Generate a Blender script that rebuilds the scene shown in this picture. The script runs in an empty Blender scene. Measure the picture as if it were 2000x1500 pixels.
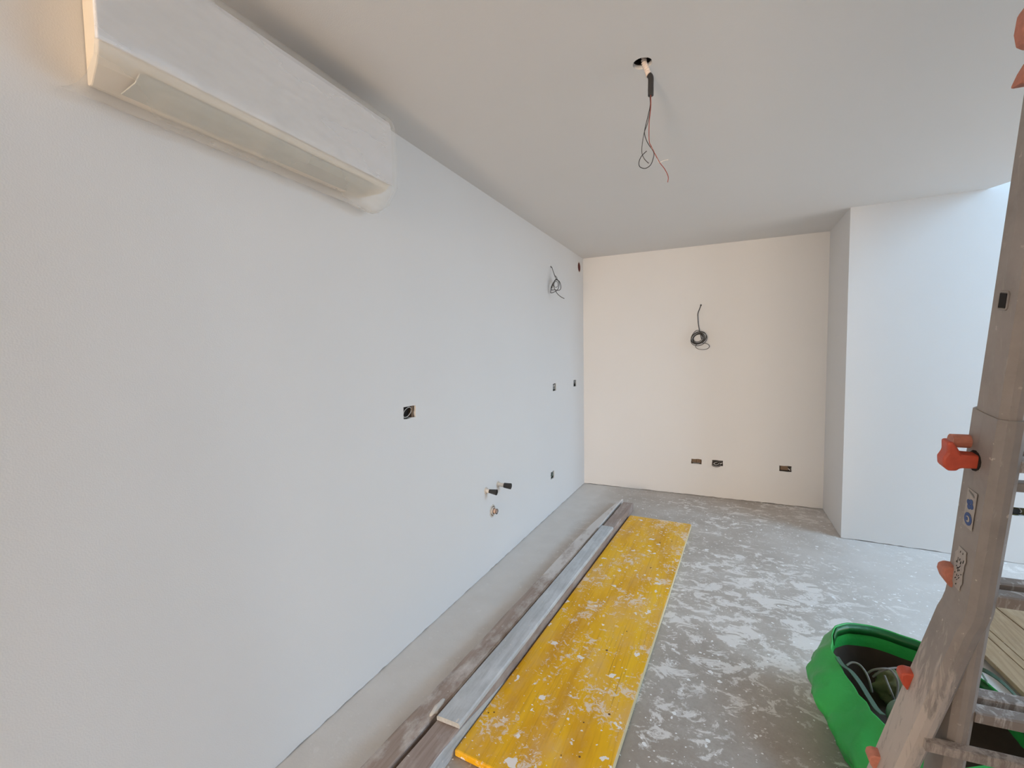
import bpy, bmesh, math, random
from mathutils import Vector, Matrix, noise

random.seed(7)
SC = bpy.context.scene
COL = SC.collection

# ------------------------------------------------------------------ camera
F_PX = 877.2
CAM = Vector((1.531, 0.0, 1.5528))
CR = Vector((0.90394261, 0.4273683, -0.01562324))
CU = Vector((-0.01169517, 0.06122265, 0.99805561))
CF = Vector((-0.42749383, 0.90200228, -0.0603399))
cam_data = bpy.data.cameras.new('camera')
cam = bpy.data.objects.new('camera', cam_data)
COL.objects.link(cam)
cam_data.sensor_fit = 'HORIZONTAL'
cam_data.sensor_width = 36.0
cam_data.lens = F_PX / 2000 * 36.0
cam_data.clip_start = 0.02
m = Matrix.Identity(4)
for i in range(3):
    m[i][0], m[i][1], m[i][2], m[i][3] = CR[i], CU[i], -CF[i], CAM[i]
cam.matrix_world = m
SC.camera = cam

# ------------------------------------------------------------------ render look, world, lights
SC.view_settings.view_transform = 'Standard'
SC.view_settings.look = 'None'
SC.view_settings.gamma = 1.0
SC.view_settings.use_curve_mapping = False
SC.view_settings.exposure = 0.07
SC.cycles.use_denoising = True
SC.cycles.max_bounces = 7
SC.cycles.diffuse_bounces = 5
SC.cycles.adaptive_threshold = 0.04
SC.cycles.transparent_max_bounces = 12

world = bpy.data.worlds.new('sky'); SC.world = world
world.use_nodes = True
wb = world.node_tree.nodes['Background']
wb.inputs['Color'].default_value = (0.62, 0.78, 1.0, 1)
wb.inputs['Strength'].default_value = 1.0

def area(name, loc, aim, sx, sy, power, color, spread=180):
    l = bpy.data.lights.new(name, 'AREA')
    l.shape = 'RECTANGLE'; l.size = sx; l.size_y = sy
    l.energy = power; l.color = color; l.spread = math.radians(spread)
    o = bpy.data.objects.new(name, l); COL.objects.link(o)
    o.location = loc
    o.rotation_euler = Vector(aim).to_track_quat('-Z', 'Y').to_euler()
    return o

# daylight through the tall glazing on the right (sky in its upper half, sunlit surroundings in the lower)
# and through a glass door ending an added hallway, whose corner cuts the warm light
area('upper_glazing_daylight', (6.42, 2.8, 3.55), (-1, 0, 0), 2.6, 2.1, 212, (0.42, 0.71, 1.0))
area('lower_glazing_daylight', (6.42, 2.8, 1.30), (-1, 0, 0), 2.6, 2.2, 61, (1.0, 0.80, 0.60))
area('hall_door_daylight', (0.63, -6.95, 1.12), (0, 1, 0), 0.98, 2.1, 405, (1.0, 0.77, 0.56))

# ------------------------------------------------------------------ helpers
def px(x, y, axis, val):
    """point of a real plane (axis = val, metres) seen at photo pixel x, y"""
    d = CR * ((x - 1000) / F_PX) - CU * ((y - 750) / F_PX) + CF
    t = (val - CAM[axis]) / d[axis]
    return CAM + d * t

def lin(c):
    return tuple(((v / 255) / 12.92 if v <= 10 else ((v / 255 + 0.055) / 1.055) ** 2.4) for v in c) + (1.0,)

class G:
    """small node-graph builder"""
    def __init__(s, name):
        s.m = bpy.data.materials.new(name); s.m.use_nodes = True
        s.t = s.m.node_tree; s.n = s.t.nodes; s.b = s.n['Principled BSDF']
        s.co = s.n.new('ShaderNodeTexCoord')
    def link(s, a, b): s.t.links.new(a, b)
    def mapping(s, scale=(1, 1, 1), loc=(0, 0, 0), rot=(0, 0, 0), src='Object'):
        mp = s.n.new('ShaderNodeMapping')
        mp.inputs['Scale'].default_value = scale; mp.inputs['Location'].default_value = loc
        mp.inputs['Rotation'].default_value = rot
        s.link(s.co.outputs[src], mp.inputs['Vector']); return mp.outputs[0]
    def noise(s, vec, scale, detail=6, rough=0.6, dist=0.0):
        n = s.n.new('ShaderNodeTexNoise'); s.link(vec, n.inputs['Vector'])
        n.inputs['Scale'].default_value = scale; n.inputs['Detail'].default_value = detail
        n.inputs['Roughness'].default_value = rough; n.inputs['Distortion'].default_value = dist
        return n.outputs['Fac']
    def voronoi(s, vec, scale, rand=1.0):
        n = s.n.new('ShaderNodeTexVoronoi'); s.link(vec, n.inputs['Vector'])
        n.inputs['Scale'].default_value = scale; n.inputs['Randomness'].default_value = rand
        return n.outputs['Distance'], n.outputs['Color']
    def ramp(s, v, stops, interp='LINEAR'):
        r = s.n.new('ShaderNodeValToRGB'); s.link(v, r.inputs[0]); r.color_ramp.interpolation = interp
        e = r.color_ramp.elements
        while len(e) < len(stops): e.new(0.5)
        for el, (p, c) in zip(e, stops):
            el.position = p
            el.color = c if len(c) == 4 else tuple(c) + (1,)
        return r.outputs[0]
    def step(s, v, a, b):
        n = s.n.new('ShaderNodeMapRange'); n.clamp = True
        s.link(v, n.inputs['Value']); n.inputs['From Min'].default_value = a; n.inputs['From Max'].default_value = b
        return n.outputs[0]
    def math(s, op, a, b=None):
        n = s.n.new('ShaderNodeMath'); n.operation = op
        for i, v in enumerate((a, b)):
            if v is None: continue
            if isinstance(v, (int, float)): n.inputs[i].default_value = v
            else: s.link(v, n.inputs[i])
        return n.outputs[0]
    def sep(s, vec):
        n = s.n.new('ShaderNodeSeparateXYZ'); s.link(vec, n.inputs[0]); return n.outputs
    def mix(s, f, a, b):
        n = s.n.new('ShaderNodeMix'); n.data_type = 'RGBA'
        for k, v in ((0, f), (6, a), (7, b)):
            if isinstance(v, (int, float)): n.inputs[k].default_value = v
            elif isinstance(v, tuple): n.inputs[k].default_value = v
            else: s.link(v, n.inputs[k])
        return n.outputs[2]
    def color(s, c):
        if isinstance(c, tuple): s.b.inputs['Base Color'].default_value = c
        else: s.link(c, s.b.inputs['Base Color'])
    def rough(s, v):
        if isinstance(v, (int, float)): s.b.inputs['Roughness'].default_value = v
        else: s.link(v, s.b.inputs['Roughness'])
    def bump(s, h, strength, dist=0.01):
        n = s.n.new('ShaderNodeBump'); n.inputs['Strength'].default_value = strength
        n.inputs['Distance'].default_value = dist
        s.link(h, n.inputs['Height']); s.link(n.outputs[0], s.b.inputs['Normal'])
    def spec(s, v): s.b.inputs['Specular IOR Level'].default_value = v
    def metal(s, v): s.b.inputs['Metallic'].default_value = v

def plain(name, c, rough=0.6, metal=0.0, var=0.12, vscale=30, bump=0.0):
    """coloured surface with slight procedural mottling"""
    g = G(name); v = g.noise(g.mapping(), vscale, 4)
    c4 = lin(c)
    dark = tuple(x * (1 - var) for x in c4[:3]) + (1,)
    lite = tuple(min(1, x * (1 + var)) for x in c4[:3]) + (1,)
    g.color(g.mix(v, dark, lite)); g.rough(rough); g.metal(metal)
    if bump: g.bump(v, bump, 0.002)
    return g.m

# ---- materials
def mat_wall(name, c):
    g = G(name); mp = g.mapping()
    big = g.noise(mp, 1.3, 3)
    c4 = lin(c)
    g.color(g.mix(g.step(big, 0.3, 0.7), tuple(v * 0.985 for v in c4[:3]) + (1,), c4))
    g.rough(0.85); g.spec(0.0)
    g.bump(g.noise(mp, 260, 0), 0.12, 0.002)
    return g.m

def mat_floor():
    g = G('screed_floor'); mp = g.mapping()
    xyz = g.sep(mp)
    base = g.ramp(g.noise(mp, 2.2, 6, 0.65), [(0.30, lin((152, 141, 130))), (0.5, lin((174, 165, 156))), (0.72, lin((196, 191, 185)))])
    fine = g.noise(mp, 60, 4, 0.7)
    base = g.mix(g.math('MULTIPLY', g.step(fine, 0.45, 0.75), 0.4), base, lin((138, 127, 116)))
    # smoother paler strip along the left wall
    wob = g.math('ADD', xyz[0], g.math('MULTIPLY', g.math('SUBTRACT', g.noise(mp, 3, 4), 0.5), 0.22))
    open_floor = g.step(wob, 0.28, 0.60)
    base = g.mix(open_floor, g.mix(g.noise(mp, 5, 5), lin((196, 193, 189)), lin((214, 212, 209))), base)
    # pale plaster dust trodden over the middle of the room
    dusty = g.math('MULTIPLY', g.step(g.math('ADD', xyz[1], g.math('MULTIPLY', g.noise(mp, 1.7, 5, 0.6), 1.6)), 2.0, 3.6), open_floor)
    base = g.mix(g.math('MULTIPLY', g.math('SUBTRACT', 1.0, dusty), g.math('MULTIPLY', open_floor, 0.55)), base, lin((136, 123, 110)))
    base = g.mix(g.math('MULTIPLY', dusty, 0.22), base, lin((206, 203, 199)))
    side = g.step(g.math('ADD', xyz[0], g.math('MULTIPLY', g.noise(mp, 1.9, 4, 0.6), 0.9)), 2.2, 3.0)  # paler towards the right: brightness of the lit floor painted into its colour
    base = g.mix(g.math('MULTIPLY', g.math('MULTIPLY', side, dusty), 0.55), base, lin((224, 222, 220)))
    # trodden plaster smears, dense where people worked
    zone = g.step(g.noise(g.mapping(loc=(3.1, 1.7, 0)), 0.85, 3), 0.40, 0.62)
    dx = g.math('POWER', g.math('MULTIPLY', g.math('SUBTRACT', xyz[0], 1.75), 1.0), 2.0)
    dy = g.math('POWER', g.math('MULTIPLY', g.math('SUBTRACT', xyz[1], 3.05), 0.75), 2.0)
    work = g.step(g.math('ADD', dx, dy), 0.9, 0.1)      # where plaster was mixed and trodden most
    zone = g.math('MAXIMUM', zone, g.math('MULTIPLY', work, 1.25))
    warp = g.mapping(scale=(1.0, 1.35, 1), rot=(0, 0, 0.5))
    sm = g.noise(warp, 7.5, 8, 0.74, 0.6)
    thr = g.math('SUBTRACT', sm, g.math('MULTIPLY', g.math('SUBTRACT', 1.0, zone), 0.11))
    smear = g.step(thr, 0.515, 0.56)
    smear = g.math('MULTIPLY', g.math('MULTIPLY', smear, open_floor), 0.8)
    col = g.mix(smear, base, lin((231, 228, 225)))
    sm2 = g.step(g.noise(g.mapping(loc=(9, 2, 0)), 17, 5, 0.7), 0.585, 0.62)
    col = g.mix(g.math('MULTIPLY', g.math('MULTIPLY', sm2, open_floor), 0.55), col, lin((220, 219, 218)))
    # paint drips: dots of several sizes
    for sc, r0, keep, off in ((9, 0.15, 0.62, 0), (22, 0.22, 0.55, 4), (48, 0.24, 0.6, 8)):
        wv = g.n.new('ShaderNodeVectorMath'); wv.operation = 'ADD'
        nz = g.n.new('ShaderNodeTexNoise'); nz.inputs['Scale'].default_value = sc * 2.2
        g.link(mp, nz.inputs['Vector'])
        sv = g.n.new('ShaderNodeVectorMath'); sv.operation = 'SCALE'; sv.inputs['Scale'].default_value = 0.55 / sc
        g.link(nz.outputs['Color'], sv.inputs[0])
        g.link(mp, wv.inputs[0]); g.link(sv.outputs[0], wv.inputs[1])
        d, c = g.voronoi(wv.outputs[0], sc)
        cs = g.n.new('ShaderNodeSeparateColor'); g.link(c, cs.inputs[0])
        lim = g.math('MULTIPLY', g.step(cs.outputs[0], keep, 1.0), r0)
        dot = g.math('LESS_THAN', d, lim)
        dens = g.math('ADD', g.math('MULTIPLY', open_floor, 0.85), 0.12)
        col = g.mix(g.math('MULTIPLY', dot, dens), col, lin((240, 240, 240)))
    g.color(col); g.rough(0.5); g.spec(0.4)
    g.bump(g.noise(mp, 60, 3, 0.7), 0.2, 0.004)
    return g.m

def splats(g, mp, col, white, layers, dens=None):
    for sc, r0, keep in layers:
        nz = g.n.new('ShaderNodeTexNoise'); nz.inputs['Scale'].default_value = sc * 2.5
        g.link(mp, nz.inputs['Vector'])
        sv = g.n.new('ShaderNodeVectorMath'); sv.operation = 'SCALE'; sv.inputs['Scale'].default_value = 0.8 / sc
        g.link(nz.outputs['Color'], sv.inputs[0])
        wv = g.n.new('ShaderNodeVectorMath'); wv.operation = 'ADD'
        g.link(mp, wv.inputs[0]); g.link(sv.outputs[0], wv.inputs[1])
        d, c = g.voronoi(wv.outputs[0], sc)
        cs = g.n.new('ShaderNodeSeparateColor'); g.link(c, cs.inputs[0])
        lim = g.math('MULTIPLY', g.step(cs.outputs[0], keep, 1.0), r0)
        dot = g.math('LESS_THAN', d, lim)
        if dens is not None: dot = g.math('MULTIPLY', dot, dens)
        col = g.mix(dot, col, white)
    return col

def mat_yellow():
    g = G('yellow_shuttering'); mp = g.mapping()
    tone = g.noise(g.mapping(scale=(5, 0.9, 3)), 1.6, 4, 0.55, 0.3)
    col = g.ramp(tone, [(0.3, lin((208, 148, 16))), (0.5, lin((234, 178, 18))), (0.7, lin((242, 192, 34)))])
    grain = g.noise(g.mapping(scale=(55, 1.6, 20)), 2.0, 5, 0.6, 0.2)
    col = g.mix(g.math('MULTIPLY', g.step(grain, 0.52, 0.72), 0.45), col, lin((176, 122, 30)))
    cr = g.noise(g.mapping(scale=(60, 0.7, 1), loc=(2, 5, 0)), 1.4, 3)
    col = g.mix(g.math('MULTIPLY', g.step(cr, 0.68, 0.72), 0.55), col, lin((140, 96, 30)))
    # worn dusty areas
    dust = g.noise(g.mapping(scale=(1.5, 0.9, 1)), 3.0, 8, 0.72)
    col = g.mix(g.math('MULTIPLY', g.step(dust, 0.46, 0.68), 0.58), col, lin((218, 176, 120)))
    fl = g.noise(mp, 26, 9, 0.78, 1.0)
    zone = g.step(g.noise(g.mapping(loc=(4, 8, 0)), 4.5, 4, 0.65), 0.40, 0.66)
    fl2 = g.step(g.math('ADD', fl, g.math('MULTIPLY', zone, 0.17)), 0.63, 0.67)
    col = g.mix(g.math('MULTIPLY', fl2, 0.85), col, lin((232, 216, 200)))
    col = splats(g, mp, col, lin((238, 230, 224)), ((6, 0.2, 0.45), (12, 0.24, 0.42), (24, 0.22, 0.55), (55, 0.22, 0.65)))
    g.color(col); g.rough(0.5); g.spec(0.3)
    g.bump(g.math('ADD', fl2, g.math('MULTIPLY', grain, 0.3)), 0.3, 0.003)
    return g.m

def mat_plank(name, a, b, dust_c, dust_amt, along='y', lo=0.45, far=0.0):
    g = G(name)
    s = (26, 1.1, 26) if along == 'y' else (1.1, 26, 26)
    grain = g.noise(g.mapping(scale=s), 2.0, 8, 0.65, 0.5)
    col = g.ramp(grain, [(0.3, lin(a)), (0.7, lin(b))])
    mp = g.mapping()
    d = g.noise(g.mapping(scale=(1.6, 0.8, 1.6)), 5, 10, 0.7)
    if far:   # plaster dust lies thicker on the far half
        d = g.math('ADD', d, g.math('MULTIPLY', g.step(g.sep(mp)[1], -0.2, 0.9), far))
    col = g.mix(g.math('MULTIPLY', g.step(d, lo, lo + 0.2), dust_amt), col, lin(dust_c))
    col = splats(g, mp, col, lin((214, 208, 202)), ((20, 0.14, 0.72), (46, 0.16, 0.75)))
    g.color(col); g.rough(0.8)
    g.bump(g.math('ADD', grain, d), 0.4, 0.004)
    return g.m

def mat_dirty_alu(name, base, paint, amt, low=0.0):
    g = G(name); mp = g.mapping()
    n1 = g.noise(mp, 9, 8, 0.65)
    col = g.ramp(n1, [(0.3, tuple(v * 0.8 for v in lin(base)[:3])), (0.5, lin(base)), (0.75, tuple(min(1, v * 1.15) for v in lin(base)[:3]))])
    st = g.noise(g.mapping(scale=(14, 14, 2.2), loc=(3, 1, 0)), 4, 8, 0.7, 0.5)
    if low:   # plaster splashes thicken towards the feet
        st = g.math('ADD', st, g.math('MULTIPLY', g.step(g.sep(mp)[2], 1.0, 0.72), low))
    cov = g.step(st, 0.64 - amt, 0.76 - amt)
    col = g.mix(g.math('MULTIPLY', cov, 0.85), col, lin(paint))
    col = splats(g, mp, col, lin(paint), ((34, 0.16, 0.75), (70, 0.16, 0.8)))
    g.color(col); g.metal(0.0); g.rough(0.55); g.spec(0.45)
    g.bump(g.math('ADD', cov, n1), 0.25, 0.002)
    return g.m

M = {}
M['wall'] = mat_wall('white_plaster_paint', (224, 224, 224))
M['ceiling'] = mat_wall('ceiling_paint', (222, 221, 220))
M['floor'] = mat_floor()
M['yellow'] = mat_yellow()
M['pale_edge'] = plain('pale_worn_edge', (226, 208, 166), 0.7, var=0.2)
M['plank_dusty'] = mat_plank('dusty_plank', (138, 122, 112), (168, 152, 142), (214, 211, 208), 0.8, lo=0.48, far=0.22)
M['plank_brown'] = mat_plank('brown_plank', (136, 120, 112), (170, 154, 146), (196, 188, 184), 0.5, lo=0.5)
M['zinc_board'] = mat_plank('grey_board', (164, 168, 171), (194, 198, 202), (214, 218, 222), 0.6, lo=0.45)
M['deck_wood'] = mat_plank('deck_wood', (134, 110, 82), (164, 140, 108), (180, 162, 134), 0.5, lo=0.5)
M['alu'] = mat_dirty_alu('dirty_aluminium', (154, 146, 140), (198, 188, 180), 0.0, 0.3)
M['alu_inner'] = mat_dirty_alu('dusty_inner_rail', (158, 149, 142), (182, 172, 165), 0.05)
M['alu_painted'] = mat_dirty_alu('plaster_caked_aluminium', (150, 138, 129), (194, 183, 174), 0.2)
M['rung'] = mat_dirty_alu('caked_rung', (148, 137, 129), (208, 203, 200), 0.13)
M['orange'] = plain('orange_plastic', (196, 82, 58), 0.45, var=0.25, vscale=60)
M['orange_dusty'] = plain('dusty_orange_plastic', (196, 128, 108), 0.7, var=0.35, vscale=70)
M['dark_knot'] = plain('dark_knot', (112, 74, 36), 0.8)
M['rubber'] = plain('black_rubber', (32, 32, 33), 0.8)
M['dark_hole'] = plain('dark_recess', (34, 30, 27), 0.9)
M['sticker'] = plain('worn_white_sticker', (176, 168, 161), 0.6, var=0.3, vscale=90)
M['blue'] = plain('blue_print', (58, 84, 138), 0.6)
M['black_plastic'] = plain('black_plastic', (40, 40, 40), 0.45)
M['dark_box'] = plain('dark_socket_box', (62, 58, 54), 0.6, var=0.4, vscale=60)
M['brown_box'] = plain('brown_socket_insert', (124, 102, 82), 0.8, var=0.25, vscale=50)
M['green_box'] = plain('greenish_socket_box', (78, 84, 76), 0.6, var=0.4, vscale=60)
M['olive_box'] = plain('olive_socket_box', (104, 98, 60), 0.6, var=0.35, vscale=50)
M['white_plastic'] = plain('white_plastic', (214, 210, 204), 0.5, var=0.06)
M['conduit'] = plain('white_conduit', (222, 208, 198), 0.6, var=0.05)
M['tape'] = plain('black_insulating_tape', (46, 45, 46), 0.5)
M['wire_black'] = plain('black_wire', (44, 43, 44), 0.5)
M['wire_grey'] = plain('grey_wire', (74, 71, 68), 0.5)
M['wire_red'] = plain('red_brown_wire', (150, 74, 62), 0.5)
M['wire_white'] = plain('white_wire', (226, 222, 218), 0.5)
M['copper'] = plain('copper_pink_pipe', (196, 168, 152), 0.5)
M['plaster_rough'] = plain('broken_plaster', (198, 190, 180), 0.95, var=0.25, vscale=120, bump=0.6)
M['red_pipe'] = plain('red_brown_duct', (112, 48, 42), 0.6)
M['ac_white'] = plain('white_air_conditioner_plastic', (226, 226, 230), 0.4, var=0.02)
M['ac_cream'] = plain('cream_air_conditioner_plastic', (226, 216, 200), 0.45, var=0.03)
M['ac_grey'] = plain('grey_louver_plastic', (186, 186, 178), 0.45, var=0.04)
M['bag_green'] = None
M['frame'] = plain('white_window_frame', (224, 224, 222), 0.4, var=0.02)
M['grey_frame'] = plain('grey_window_frame', (120, 122, 124), 0.4, var=0.03)

def mat_bag(name, c):
    g = G(name); mp = g.mapping()
    n = g.noise(mp, 6, 6)
    c4 = lin(c)
    col = g.mix(n, tuple(v * 0.75 for v in c4[:3]) + (1,), tuple(min(1, v * 1.2) for v in c4[:3]) + (1,))
    g.color(col); g.rough(0.38); g.spec(0.5)
    wv = g.n.new('ShaderNodeTexWave'); wv.inputs['Scale'].default_value = 260
    g.link(mp, wv.inputs['Vector'])
    g.bump(g.math('ADD', g.math('MULTIPLY', wv.outputs['Fac'], 0.012), g.noise(mp, 11, 4)), 0.4, 0.014)
    return g.m
M['bag_green'] = mat_bag('green_tarpaulin', (50, 172, 80))
M['bag_dark'] = mat_bag('dark_green_hem', (26, 104, 50))
M['bag_lining'] = plain('brown_bag_lining', (64, 50, 40), 0.9, var=0.2)
M['strap'] = plain('dark_green_webbing', (58, 84, 66), 0.8, var=0.3, vscale=90)
M['olive_cloth'] = plain('olive_cloth', (112, 112, 78), 0.9, var=0.3, vscale=40)
M['grey_green'] = plain('grey_green_plastic', (122, 138, 126), 0.6, var=0.12)
M['cable'] = plain('dusty_grey_cable', (126, 122, 116), 0.6)
M['dark_stuff'] = plain('dark_cloth', (36, 34, 30), 0.9, var=0.3)

def mat_film():
    g = G('milky_plastic_film')
    out = g.n['Material Output']
    tr = g.n.new('ShaderNodeBsdfTransparent')
    g.color(lin((236, 232, 224))); g.rough(0.22); g.spec(0.6)
    mp = g.mapping(scale=(1, 0.35, 1), rot=(0.5, 0, 0))
    n = g.noise(mp, 5, 4, 0.5)
    mx = g.n.new('ShaderNodeMixShader')
    f = g.n.new('ShaderNodeMapRange'); g.link(n, f.inputs['Value'])
    f.inputs['From Min'].default_value = 0.15; f.inputs['From Max'].default_value = 0.85
    f.inputs['To Min'].default_value = 0.16; f.inputs['To Max'].default_value = 0.52
    g.link(f.outputs[0], mx.inputs[0]); g.link(tr.outputs[0], mx.inputs[1]); g.link(g.b.outputs[0], mx.inputs[2])
    g.link(mx.outputs[0], out.inputs['Surface'])
    return g.m
M['film'] = mat_film()

def mat_glass():
    g = G('window_glass')
    g.b.inputs['Transmission Weight'].default_value = 1.0
    g.b.inputs['IOR'].default_value = 1.02; g.rough(0.02)
    g.color((0.95, 0.98, 1, 1))
    return g.m
M['glass'] = mat_glass()

# ---- mesh tools
def link_mesh(name, verts, faces, mat, parent=None, smooth=False, origin=None, bevel=0.0, segs=2):
    me = bpy.data.meshes.new(name)
    o3 = Vector(origin) if origin is not None else Vector((0, 0, 0))
    bm = bmesh.new()
    vs = [bm.verts.new(Vector(v) - o3) for v in verts]
    for f in faces:
        try: bm.faces.new([vs[i] for i in f])
        except ValueError: pass
    bmesh.ops.recalc_face_normals(bm, faces=bm.faces)
    if bevel:
        ed = [e for e in bm.edges if len(e.link_faces) == 2 and e.calc_face_angle(0) > 0.5]
        bmesh.ops.bevel(bm, geom=ed, offset=bevel, segments=segs, affect='EDGES', profile=0.5)
    bm.to_mesh(me); bm.free()
    if smooth:
        for p in me.polygons: p.use_smooth = True
    o = bpy.data.objects.new(name, me); COL.objects.link(o)
    if mat: me.materials.append(mat)
    o.location = o3
    if parent:
        o.parent = parent
    return o

def tag(o, label, cat, group=None):
    o['label'] = label; o['category'] = cat
    if group: o['group'] = group
    return o

def thing(name, label, cat, loc, group=None):
    o = bpy.data.objects.new(name, None); COL.objects.link(o)
    o.location = loc; o.empty_display_size = 0.05
    return tag(o, label, cat, group)

def part(name, verts, faces, mat, parent, **k):
    """mesh given in world coordinates as a child of an unrotated thing"""
    base = Vector(parent.location)
    if parent.parent: base = base + Vector(parent.parent.location)
    return link_mesh(name, [Vector(v) - base for v in verts], faces, mat, parent, **k)

def box(a, b):
    (x0, y0, z0), (x1, y1, z1) = a, b
    v = [(x0, y0, z0), (x1, y0, z0), (x1, y1, z0), (x0, y1, z0), (x0, y0, z1), (x1, y0, z1), (x1, y1, z1), (x0, y1, z1)]
    f = [(0, 3, 2, 1), (4, 5, 6, 7), (0, 1, 5, 4), (1, 2, 6, 5), (2, 3, 7, 6), (3, 0, 4, 7)]
    return v, f

def join(*ms):
    V, Fs = [], []
    for v, f in ms:
        o = len(V); V += list(v); Fs += [tuple(i + o for i in q) for q in f]
    return V, Fs

def catmull(pts, n=6, closed=False):
    P = [Vector(p) for p in pts]; out = []
    N = len(P)
    rng = range(N if closed else N - 1)
    for i in rng:
        if closed: a, b, c, d = P[i - 1], P[i], P[(i + 1) % N], P[(i + 2) % N]
        else: a, b, c, d = P[max(i - 1, 0)], P[i], P[i + 1], P[min(i + 2, N - 1)]
        for k in range(n):
            t = k / n
            out.append(0.5 * ((2 * b) + (c - a) * t + (2 * a - 5 * b + 4 * c - d) * t * t + (3 * b - a - 3 * c + d) * t ** 3))
    if not closed: out.append(P[-1])
    return out

def tube(pts, r, n=8, closed=False):
    P = [Vector(p) for p in pts]; N = len(P); V = []; Fs = []
    up = None
    for i, p in enumerate(P):
        if closed: t = P[(i + 1) % N] - P[i - 1]
        else: t = P[min(i + 1, N - 1)] - P[max(i - 1, 0)]
        t.normalize()
        if up is None:
            up = Vector((0, 0, 1)) if abs(t.z) < 0.9 else Vector((1, 0, 0))
        u = (up - t * up.dot(t))
        if u.length < 1e-6: u = Vector((1, 0, 0)).cross(t)
        u.normalize(); w = t.cross(u); up = u
        rr = r[i] if isinstance(r, (list, tuple)) else r
        for k in range(n):
            a = 2 * math.pi * k / n
            V.append(p + u * (rr * math.cos(a)) + w * (rr * math.sin(a)))
    for i in range(N if closed else N - 1):
        j = (i + 1) % N
        for k in range(n):
            Fs.append((i * n + k, i * n + (k + 1) % n, j * n + (k + 1) % n, j * n + k))
    if not closed:
        Fs.append(tuple(range(n - 1, -1, -1))); Fs.append(tuple((N - 1) * n + k for k in range(n)))
    return V, Fs

def loft(rings, cap=True, closed=True):
    V = [v for r in rings for v in r]; n = len(rings[0]); Fs = []
    for i in range(len(rings) - 1):
        for k in range(n if closed else n - 1):
            Fs.append((i * n + k, i * n + (k + 1) % n, (i + 1) * n + (k + 1) % n, (i + 1) * n + k))
    if cap:
        Fs.append(tuple(range(n - 1, -1, -1))); Fs.append(tuple((len(rings) - 1) * n + k for k in range(n)))
    return V, Fs

def ellipsoid(c, r, rot=0.0, nu=16, nv=9, bump=0.0):
    rings = []
    for j in range(nv + 1):
        ph = -math.pi / 2 + math.pi * j / nv
        ring = []
        for i in range(nu):
            th = 2 * math.pi * i / nu
            d = Vector((math.cos(ph) * math.cos(th), math.cos(ph) * math.sin(th), math.sin(ph)))
            k = 1 + bump * noise.noise(d * 2.3 + Vector(c) * 7) if bump else 1
            v = Vector((d.x * r[0], d.y * r[1], d.z * r[2])) * k
            v = Matrix.Rotation(rot, 3, 'Z') @ v
            ring.append(Vector(c) + v)
        rings.append(ring)
    return loft(rings, cap=False)

# ------------------------------------------------------------------ the setting
def sheet(name, outline, holes, to3d, normal, thick, mat, kind='structure'):
    """flat slab with cut-outs, given as 2-D loops; the slab grows away from the room"""
    bm = bmesh.new()
    def loop(pts):
        vs = [bm.verts.new(to3d(*p)) for p in pts]
        return [bm.edges.new((vs[i], vs[(i + 1) % len(vs)])) for i in range(len(vs))]
    ed = loop(outline)
    for h in holes: ed += loop(h)
    bmesh.ops.triangle_fill(bm, use_beauty=True, use_dissolve=False, edges=ed)
    nv = Vector(normal)
    for f in bm.faces:
        f.normal_update()
        if f.normal.dot(nv) < 0: f.normal_flip()
    back = {}
    off = -nv.normalized() * thick
    front = list(bm.faces)
    bnd = [e for e in bm.edges if len(e.link_faces) == 1]
    for v in list(bm.verts): back[v] = bm.verts.new(v.co + off)
    for f in front: bm.faces.new([back[v] for v in reversed(f.verts)])
    for e in bnd:
        a, b = e.verts
        bm.faces.new((a, b, back[b], back[a]))
    bmesh.ops.recalc_face_normals(bm, faces=bm.faces)
    me = bpy.data.meshes.new(name); bm.to_mesh(me); bm.free()
    me.materials.append(mat)
    o = bpy.data.objects.new(name, me); COL.objects.link(o)
    o['kind'] = kind
    return o

def rough_rect(u0, u1, v0, v1, j=0.003, n=3):
    pts = []
    for (a, b) in (((u0, v0), (u1, v0)), ((u1, v0), (u1, v1)), ((u1, v1), (u0, v1)), ((u0, v1), (u0, v0))):
        for k in range(n):
            t = k / n
            e = 0.0 if k == 0 else j
            pts.append((a[0] + (b[0] - a[0]) * t + random.uniform(-e, e), a[1] + (b[1] - a[1]) * t + random.uniform(-e, e)))
    return pts

def circle2(u, v, r, n=24, j=0.0):
    return [(u + (r + random.uniform(-j, j)) * math.cos(2 * math.pi * k / n), v + (r + random.uniform(-j, j)) * math.sin(2 * math.pi * k / n)) for k in range(n)]

def ragged(u0, u1, step=0.035, lo=0.002, hi=0.007):
    n = max(2, int(abs(u1 - u0) / step)); out = []
    for k in range(n + 1):
        out.append((u0 + (u1 - u0) * k / n, random.uniform(lo, hi) if random.random() < 0.75 else lo))
    return out

H = 2.7
YB = 5.247            # back wall
XR = 2.4254           # return of the pier
YC = 4.478            # pier front
XW = 6.5              # right wall
YR = -1.2             # unseen rear wall, brought forward to shade the pier from the door
YH = -7.0             # far end of the added hallway behind the camera
XH = 1.43             # right side of the added hallway, placed to cut the warm light
ZT = 5.0              # top of the light well
ANG = -0.0501
def pier(u): return (XR + u * math.cos(ANG), YC + u * math.sin(ANG))
PU = (XW - XR) / math.cos(ANG)
EDGE0 = pier(0.80)
EDGE1 = (XW, -1.10)

# boxes in the walls: (wall, u0, u1, z0, z1)
LB = [(1.887, 1.990, 1.231, 1.296), (4.172, 4.266, 1.208, 1.280), (4.845, 4.950, 1.208, 1.279), (4.088, 4.186, 0.340, 0.412)]
BB = [(1.211, 1.315, 0.350, 0.404), (1.421, 1.527, 0.350, 0.408), (2.047, 2.155, 0.346, 0.404)]
PB = [(0.985, 1.095, 0.350, 0.412)]

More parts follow.
